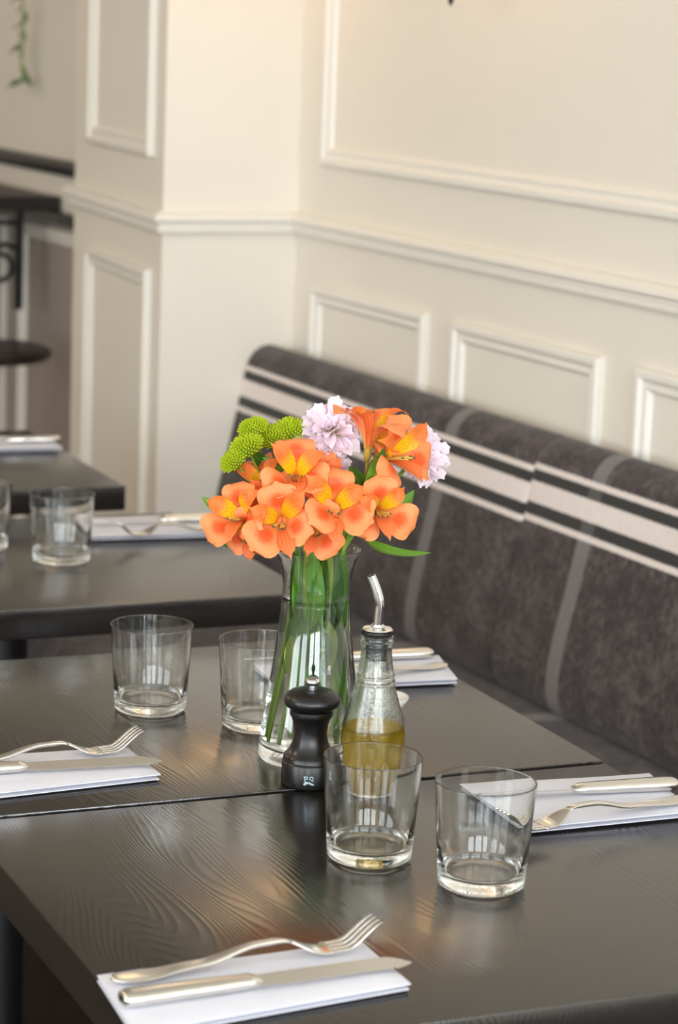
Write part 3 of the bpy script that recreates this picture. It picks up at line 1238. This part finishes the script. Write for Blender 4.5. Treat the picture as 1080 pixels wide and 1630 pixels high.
def stalk(name, label, cat, group, base_ang, base_r, neck, rim, tip, rad=.0022):
    loc = VO + Vector((*lx(base_ang, base_r), .0125))
    t = thing(name, label, cat, loc, 0, group)
    P = [VO + q if i < 3 else q for i, q in enumerate(vase_path(base_ang, base_r, neck, rim, tip))]
    V, F = tube([q - loc for q in spline(P, 26)], rad, 10)
    mk('stem', V, F, 'stem', t)
    return t, loc, P


AG = 'orange alstroemeria stems in the vase'
R2, U2, T2 = RIGHT.to_2d().normalized(), None, (-FWD).to_2d().normalized()


def lx(r, t):                              # vase-local offset: right / towards the viewer
    return R2 * r + T2 * t


def blooms(label, ang, br, neck, rim, tip_px, tip_d, specs, seed):
    tip = atd(tip_px[0], tip_px[1], VD - tip_d)
    t, loc, P = stalk('alstroemeria_stem', label, 'flower', AG, ang, br, lx(*neck), lx(*rim), tip)
    for i, (px, py, dd, face, up, sc) in enumerate(specs):
        bloom(t, loc, atd(px, py, VD - dd), camdir(*face), camdir(*up), sc, seed * 10 + i, tip)
    return t, loc, P


# each: pixel of the throat, cm nearer than the vase axis, facing (right, up, towards), top petal direction, size
t1 = blooms('alstroemeria stem with orange blooms drooping over the rim of the vase beside the green buttons', -.036, .012, (-.014, .010), (-.022, .012), (425, 852), .030,
            [(378, 818, .055, (-.35, .25, .9), (-.1, 1, -.1), 1.05), (418, 768, .015, (-.35, .65, .7), (-.3, 1, -.2), .95), (396, 846, .040, (-.25, -.45, .85), (-.2, .6, .4), .85), (428, 800, .030, (-.1, .5, .85), (.2, 1, 0), .95)], 1)
t2 = blooms('alstroemeria stem with orange blooms clustered at the middle, below the green buttons', -.027, .020, (-.006, .012), (-.012, .018), (462, 850), .030,
            [(472, 752, .055, (.05, .42, .9), (.0, 1, -.3), 1.05), (447, 828, .065, (.0, .05, 1), (-.15, 1, 0), 1.12), (500, 838, .045, (.1, -.2, 1), (.3, 1, 0), .95)], 2)
t3 = blooms('alstroemeria stem with a wide open orange bloom above the vase mouth', -.004, .012, (.004, .012), (.006, .016), (520, 850), .030,
            [(534, 806, .060, (.12, .15, 1), (.05, 1, 0), 1.08), (518, 770, .030, (.1, .5, .85), (-.2, 1, -.1), 1.0)], 3)
t4 = blooms('alstroemeria stem with a single orange bloom hanging at the bench side of the vase', .020, .006, (.014, .010), (.024, .010), (568, 815), .030,
            [(607, 812, .055, (.25, .05, .95), (-.1, 1, 0), 1.0)], 4)
t5 = blooms('tallest alstroemeria stem with upright orange blooms among the pink chrysanthemums', .008, .018, (.010, -.002), (.016, .002), (580, 772), .015,
            [(637, 722, .030, (.72, .22, .62), (-.25, 1, .1), 1.1), (588, 674, .025, (.05, .97, .22), (.2, .2, -1), 1.12), (612, 705, .005, (.35, .8, .3), (-.6, .6, -.2), .85)], 5)

# small leaves on the stems above the rim
def leaf_px(parent, loc, pts, W, nrm, mat='leaf', fold=.25):
    leaf_mesh([atd(x, y, VD - d) - loc for x, y, d in pts], W, nrm, mat, parent, fold=fold)


tn = -FWD
leaf_px(t4[0], t4[1], [(583, 858, .02), (612, 876, .035), (650, 883, .03), (687, 880, .02)], .0085, (tn * .5 + UPV * .9), 'leaf')
leaf_px(t4[0], t4[1], [(600, 830, .0), (635, 812, .0), (660, 780, -.005)], .008, tn, 'leaf')
leaf_px(t1[0], t1[1], [(420, 845, .02), (370, 820, .01), (340, 805, .01), (321, 790, .01)], .006, tn, 'leaf')
leaf_px(t1[0], t1[1], [(440, 860, .03), (415, 868, .03), (389, 886, .035)], .007, tn, 'leaf')
leaf_px(t1[0], t1[1], [(420, 850, .02), (375, 862, .02), (340, 861, .02)], .006, tn, 'leaf_dark')
leaf_px(t1[0], t1[1], [(440, 800, .0), (425, 745, .0), (402, 722, .01), (386, 706, .02)], .006, tn, 'leaf_dark')
leaf_px(t2[0], t2[1], [(455, 770, .0), (440, 742, .01), (418, 728, .01)], .006, tn, 'leaf')
for q, (x0, y0, x1, y1, d, w) in enumerate([(580, 800, 556, 742, .03, .010), (582, 790, 600, 728, .035, .010), (585, 780, 612, 712, .03, .008), (575, 820, 548, 770, .02, .011), (590, 830, 572, 760, .035, .010), (588, 800, 616, 742, .02, .009)]):
    leaf_px(t5[0], t5[1], [(x0, y0, d), ((x0 + x1) / 2 + 5, (y0 + y1) / 2, d + .008), (x1, y1, d)], w, tn + RIGHT * (.6 if q % 2 else -.6), 'leaf' if q % 2 else 'leaf_dark')
# broad leaves packed in the throat of the vase
# (stem, side offsets at root and tip, heights at root and tip, half width, towards the viewer)
inside = [(t1, -.016, -.023, .118, .213, .0085, .010), (t1, -.010, -.018, .120, .208, .0090, .018), (t2, -.004, -.011, .125, .214, .0110, .020), (t2, .002, -.003, .128, .212, .0105, .022),
          (t3, .006, .006, .120, .214, .0110, .018), (t4, .012, .019, .118, .213, .0095, .014), (t4, .018, .025, .120, .210, .0080, .004), (t5, .006, .013, .132, .214, .0095, .020), (t3, -.002, .002, .118, .190, .0110, .023),
          (t1, -.008, -.016, .172, .138, .0100, .020), (t1, -.012, -.021, .150, .098, .0105, .018), (t2, -.010, -.024, .142, .085, .0095, .016), (t2, -.020, -.016, .125, .080, .0110, .020),
          (t3, .000, .008, .152, .100, .0100, .022), (t3, .004, -.004, .140, .088, .0095, .024), (t4, .014, .022, .150, .085, .0090, .014), (t4, .012, .028, .160, .050, .0065, .012), (t5, .006, .016, .145, .095, .0100, .020),
          (t2, -.006, -.012, .118, .070, .0090, .024), (t5, .010, .002, .130, .080, .0085, .024), (t1, -.018, -.026, .120, .090, .0080, .010)]
for q, (tt, xa, xb, za, zb, w, dt) in enumerate(inside):
    rnd = random.Random(q)
    pa = VO + Vector((*lx(xa, dt), za))
    pb = VO + Vector((*lx(xb, dt), zb))
    pm = pa.lerp(pb, .5) + Vector((*lx(rnd.uniform(-.003, .003), .002), 0))
    leaf_mesh([p - tt[1] for p in (pa, pm, pb)], w, -FWD + RIGHT * rnd.uniform(-.8, .8) + UPV * rnd.uniform(-.2, .3), ('leaf_dark', 'leaf', 'leaf', 'leaf_dark', 'leaf_pale')[(q * 2) % 5], tt[0], fold=.2)

# green button chrysanthemums
BG = 'green button chrysanthemum sprays in the vase'


def button_head(parent, loc, pos, face, r):
    M = orient(face, (0.3, .2, 1))
    V, F = [], []
    rnd = random.Random(int(pos.x * 1e5) % 999)
    n = 150
    for k2 in range(n):
        f = (k2 + .5) / n
        th = math.acos(1 - f * 1.2)                            # from the pole past the equator
        ph = k2 * 2.399963
        d = Vector((math.sin(th) * math.cos(ph), math.sin(th) * math.sin(ph), math.cos(th)))
        sq = Vector((1, 1, .62))
        d2 = (d + Vector((0, 0, .35))).normalized()
        b = Vector((d.x * sq.x, d.y * sq.y, d.z * sq.z)) * r * .74
        e = b + d2 * r * rnd.uniform(.26, .36)
        s = d.cross(Vector((0, 0, 1)))
        s = (s.normalized() if s.length > 1e-4 else Vector((1, 0, 0))) * r * .095
        up = s.cross(d).normalized() * r * .06
        k3 = len(V)
        V += [b + s * .7, b - s * .7, e - s * .6 + up, e + s * .6 + up, b + up * 2, e.lerp(b, .15) + up * 2.6]
        F += [(k3, k3 + 1, k3 + 2, k3 + 3), (k3, k3 + 3, k3 + 5, k3 + 4), (k3 + 1, k3 + 4, k3 + 5, k3 + 2), (k3 + 3, k3 + 2, k3 + 5)]
    Vc, Fc = lathe([(0, -r * .42), (r * .35, -r * .38), (r * .68, -r * .2), (r * .78, .0), (r * .72, r * .22), (r * .45, r * .40), (0, r * .47)], 20)
    c = mk('flower_head', [M @ Vector(v) + pos - loc for v in Vc], Fc, 'leaf_core', parent)
    o = mk('petals', [M @ Vector(v) + pos - loc for v in V], F, 'button_green', c, False)
    o['kind'] = 'stuff'
    return c


def button_spray(label, ang, br, neck, rim, tip_px, tip_d, heads):
    tip = atd(*tip_px, VD - tip_d)
    t, loc, P = stalk('button_chrysanthemum', label, 'flower', BG, ang, br, lx(*neck), lx(*rim), tip, .0019)
    for px, py, dd, face, r in heads:
        pos = atd(px, py, VD - dd)
        f = camdir(*face)
        button_head(t, loc, pos, f, r)
        V, F = tube([q - loc for q in spline([tip, tip.lerp(pos - f * r * .4, .6) - Vector((0, 0, .004)), pos - f * r * .35], 8)], .0012, 8)
        mk('flower_stalk', V, F, 'stem', t)
    return t, loc, P


g1 = button_spray('green button chrysanthemum spray leaning out furthest towards the pillar side', -.032, -.006, (-.016, -.004), (-.024, -.006), (440, 790), -.005,
                  [(404, 684, .010, (-.25, .85, .45), .0148), (394, 713, .020, (-.35, .75, .55), .0170), (374, 735, .022, (-.55, .65, .5), .0145)])
g2 = button_spray('green button chrysanthemum spray beside the pale pink chrysanthemum', -.014, -.010, (-.006, -.010), (-.010, -.012), (470, 790), -.012,
                  [(434, 698, .004, (-.2, .75, .6), .0158), (464, 687, .000, (.05, .85, .5), .0165), (508, 701, -.015, (.3, .8, .4), .0150)])

# pale pink chrysanthemums
PG = 'pale pink chrysanthemums in the vase'
pk = [petal_mesh('petal', .02, .0046, lambda v, q=q: (.001 + .022 * v, .004 * math.sin(v * 2.4) + (.006 - .006 * q) * v * v), lambda v: (.35 + .65 * math.sin(min(1, v / .7) * PI / 2)) * (1 if v < .8 else math.sqrt(max(.1, 1 - ((v - .8) / .21) ** 2))), 'pink_petal', 4, 7, .45, .0004, .0006, q) for q in range(3)]


def pink(label, ang, br, neck, rim, px, py, dd, face, r, seed, rows=((7, .40, 1.15), (10, .60, .92), (13, .80, .62), (15, .95, .34), (16, 1.0, .08))):
    pos = atd(px, py, VD - dd)
    f = camdir(*face)
    t, loc, P = stalk('pink_chrysanthemum', label, 'flower', PG, ang, br, lx(*neck), lx(*rim), pos - f * .010, .0019)
    M = orient(f, (0.1, .2, 1))
    V, F = lathe([(0, -.010), (.004, -.010), (.008, -.006), (.0095, -.001), (.008, .003), (.004, .0055), (0, .006)], 20)
    c = mk('flower_head', [M @ Vector(v) + pos - loc for v in V], F, 'pollen', t)
    rnd = random.Random(seed)
    for n, sc, tilt in rows:
        a0 = rnd.uniform(0, 6)
        for k2 in range(n):
            p = link('petal', pk[rnd.randrange(3)], None, c)
            a = a0 + 2 * PI * k2 / n + rnd.uniform(-.12, .12)
            p.matrix_local = Matrix.Translation(pos - loc) @ M.to_4x4() @ Matrix.Rotation(a, 4, 'Z') @ Matrix.Rotation(-tilt + rnd.uniform(-.14, .14), 4, 'Y') @ Matrix.Translation((.002, 0, 0)) @ Matrix.Scale(sc * r / .024 * rnd.uniform(.92, 1.08), 4)
    return t


pink('large pale pink chrysanthemum next to the green buttons', .004, -.014, (.000, -.012), (.004, -.016), 526, 691, -.008, (-.15, .55, .8), .036, 1)
pink('pale pink chrysanthemum at the outer bench side of the bouquet', .024, -.014, (.016, -.006), (.026, -.010), 664, 728, -.012, (.5, .25, .8), .031, 2)
pink('pale pink chrysanthemum peeping out behind the tall orange blooms', .014, -.020, (.012, -.012), (.020, -.016), 618, 700, -.040, (.2, .7, .6), .026, 3)
pink('drooping lilac pink chrysanthemum half hidden under the large pink one', -.006, -.002, (.000, -.006), (.000, -.010), 525, 742, -.006, (-.15, -.1, .95), .022, 4)

# ------------------------------------------------------------------ beyond the pillar: ledge, stool, hanging vine, wall lamp
led = thing('wall_ledge', 'black standing-height ledge on an iron scroll bracket beyond the pillar', 'shelf', (1.75, 5.55, 0))
V, F = box(-.47, .195, -.20, .45, 1.012, 1.045)
mk('board', V, F, 'dark_paint', led, False, bevel=.003)
V, F = box(.172, .197, -.68, .45, .985, 1.012)
mk('wall_cleat', V, F, 'dark_paint', led, False, bevel=.002)


def bracket(x0):
    parts = [box(x0 - .008, x0 + .008, -.19, -.17, .79, 1.012)]
    parts.append(tube([(x0 - .0, -.18, .985), (x0 - .10, -.18, .985), (x0 - .20, -.18, .995)], .006, 8))
    ring = [(x0 - .045 + .030 * math.cos(a), -.18, .885 + .030 * math.sin(a)) for a in [i * PI / 12 for i in range(25)]]
    parts.append(tube(ring, .006, 8))
    parts.append(tube(spline([(x0 - .0, -.18, .925), (x0 - .04, -.18, .935), (x0 - .09, -.18, .90), (x0 - .13, -.18, .96), (x0 - .19, -.18, .99)], 20), .006, 8))
    return join(*parts)


mk('scroll_bracket', *bracket(at(22, 400, .9).x * 0 + .105), 'black_metal', led, True, auto=.6)

sx, sy = 1.665, 5.03
st = thing('bar_stool', 'bar stool with a round dark wooden seat under the wall ledge', 'stool', (sx, sy, 0))
V, F = lathe([(0, .728), (.125, .728), (.138, .734), (.142, .744), (.138, .752), (.125, .756), (.05, .752), (0, .751)], 48)
mk('seat', V, F, 'dark_seat', st, True, auto=.8)
mk('pedestal', *lathe([(0, .02), (.022, .02), (.020, .30), (.020, .70), (.055, .728), (0, .728)], 24), 'black_metal', st, True, auto=.6)
mk('base', *lathe([(0, 0), (.17, 0), (.175, .008), (.16, .016), (.05, .03), (.022, .05), (0, .05)], 36), 'black_metal', st, True, auto=.6)

vx, vy = 1.905, 5.51
vine = thing('trailing_plant', 'trailing green vine hanging down the wall beyond the pillar', 'plant', (vx, vy, 1.29))
vp = spline([(0, 0, .0), (.006, .01, .12), (-.004, .0, .28), (.006, -.008, .45), (0, 0, .62)], 30)
V, F = tube(vp, .0022, 8)
mk('stem', V, F, 'stem', vine)
for q in range(34):
    rnd = random.Random(300 + q)
    p = vp[min(29, int(q * .88))]
    a = rnd.uniform(0, 2 * PI)
    d = Vector((math.cos(a) * .6 - .2, math.sin(a), -.4)).normalized()
    e = p + d * rnd.uniform(.028, .042)
    e.x = min(e.x, .034)
    leaf_mesh([p, p.lerp(e, .5) + Vector((0, 0, .006)), e], .011, Vector((-1, 0, .5)), 'vine_leaf', vine, n=6)
V, F = lathe([(0, 0), (.028, 0), (.038, .05), (.040, .08), (.036, .08), (.034, .06), (0, .058)], 28)
o = mk('plant_pot', [(x, y, z + .615) for x, y, z in V], F, 'ceramic', vine, True, auto=.7)
V, F = boxes((-.012, .047, -.05, .05, .605, .615), (.036, .047, -.012, .012, .53, .605))
mk('wall_bracket', V, F, 'black_metal', vine, False)

t = NT('lit_lamp_shade')
t.base(rgb(240, 215, 170), .6)
t.b.inputs['Emission Color'].default_value = (1, .66, .36, 1)
t.b.inputs['Emission Strength'].default_value = 2.2
MATS['lit_shade'] = t.m


def wall_lamp(loc, rz, label):
    """lit sconce; +X points at the wall, .10 m away"""
    lamp = thing('wall_lamp', label, 'lamp', loc, rz, 'lit wall lamps on the panelling')
    V, F = lathe([(0, 0), (.0035, .006), (.006, .018), (.0045, .030), (.010, .040), (.012, .050), (.006, .060), (.006, .14), (0, .14)], 24)
    mk('finial', V, F, 'black_metal', lamp, True, auto=.8)
    V2, F2 = lathe([(0, 0), (.036, 0), (.036, .013), (0, .013)], 28)
    V, F = join(tube([(0, 0, .07), (.05, 0, .065), (.088, 0, .075)], .006, 10), ([(.100 - z, y, .075 + x) for x, y, z in V2], F2))
    mk('arm', V, F, 'black_metal', lamp, True, auto=.8)
    V, F = lathe([(.076, .19), (.078, .19), (.056, .36), (.054, .36)], 32, closed=True)
    mk('lamp_shade', V, F, 'lit_shade', lamp, True, auto=.8)
    V, F = tube([(0, 0, .14), (0, 0, .16), (0, 0, .19), (0, 0, .21)], [.008, .010, .018, .004], 16)
    mk('bulb', V, F, 'lit_shade', lamp)


wall_lamp((WX - .10, 3.392, 1.4815), 0, 'dark metal wall lamp with pointed finial above the banquette panels')
wall_lamp((1.77, PA.y - .10, 1.495), PI / 2, 'dark metal wall lamp with pointed finial on the bright face of the pillar')
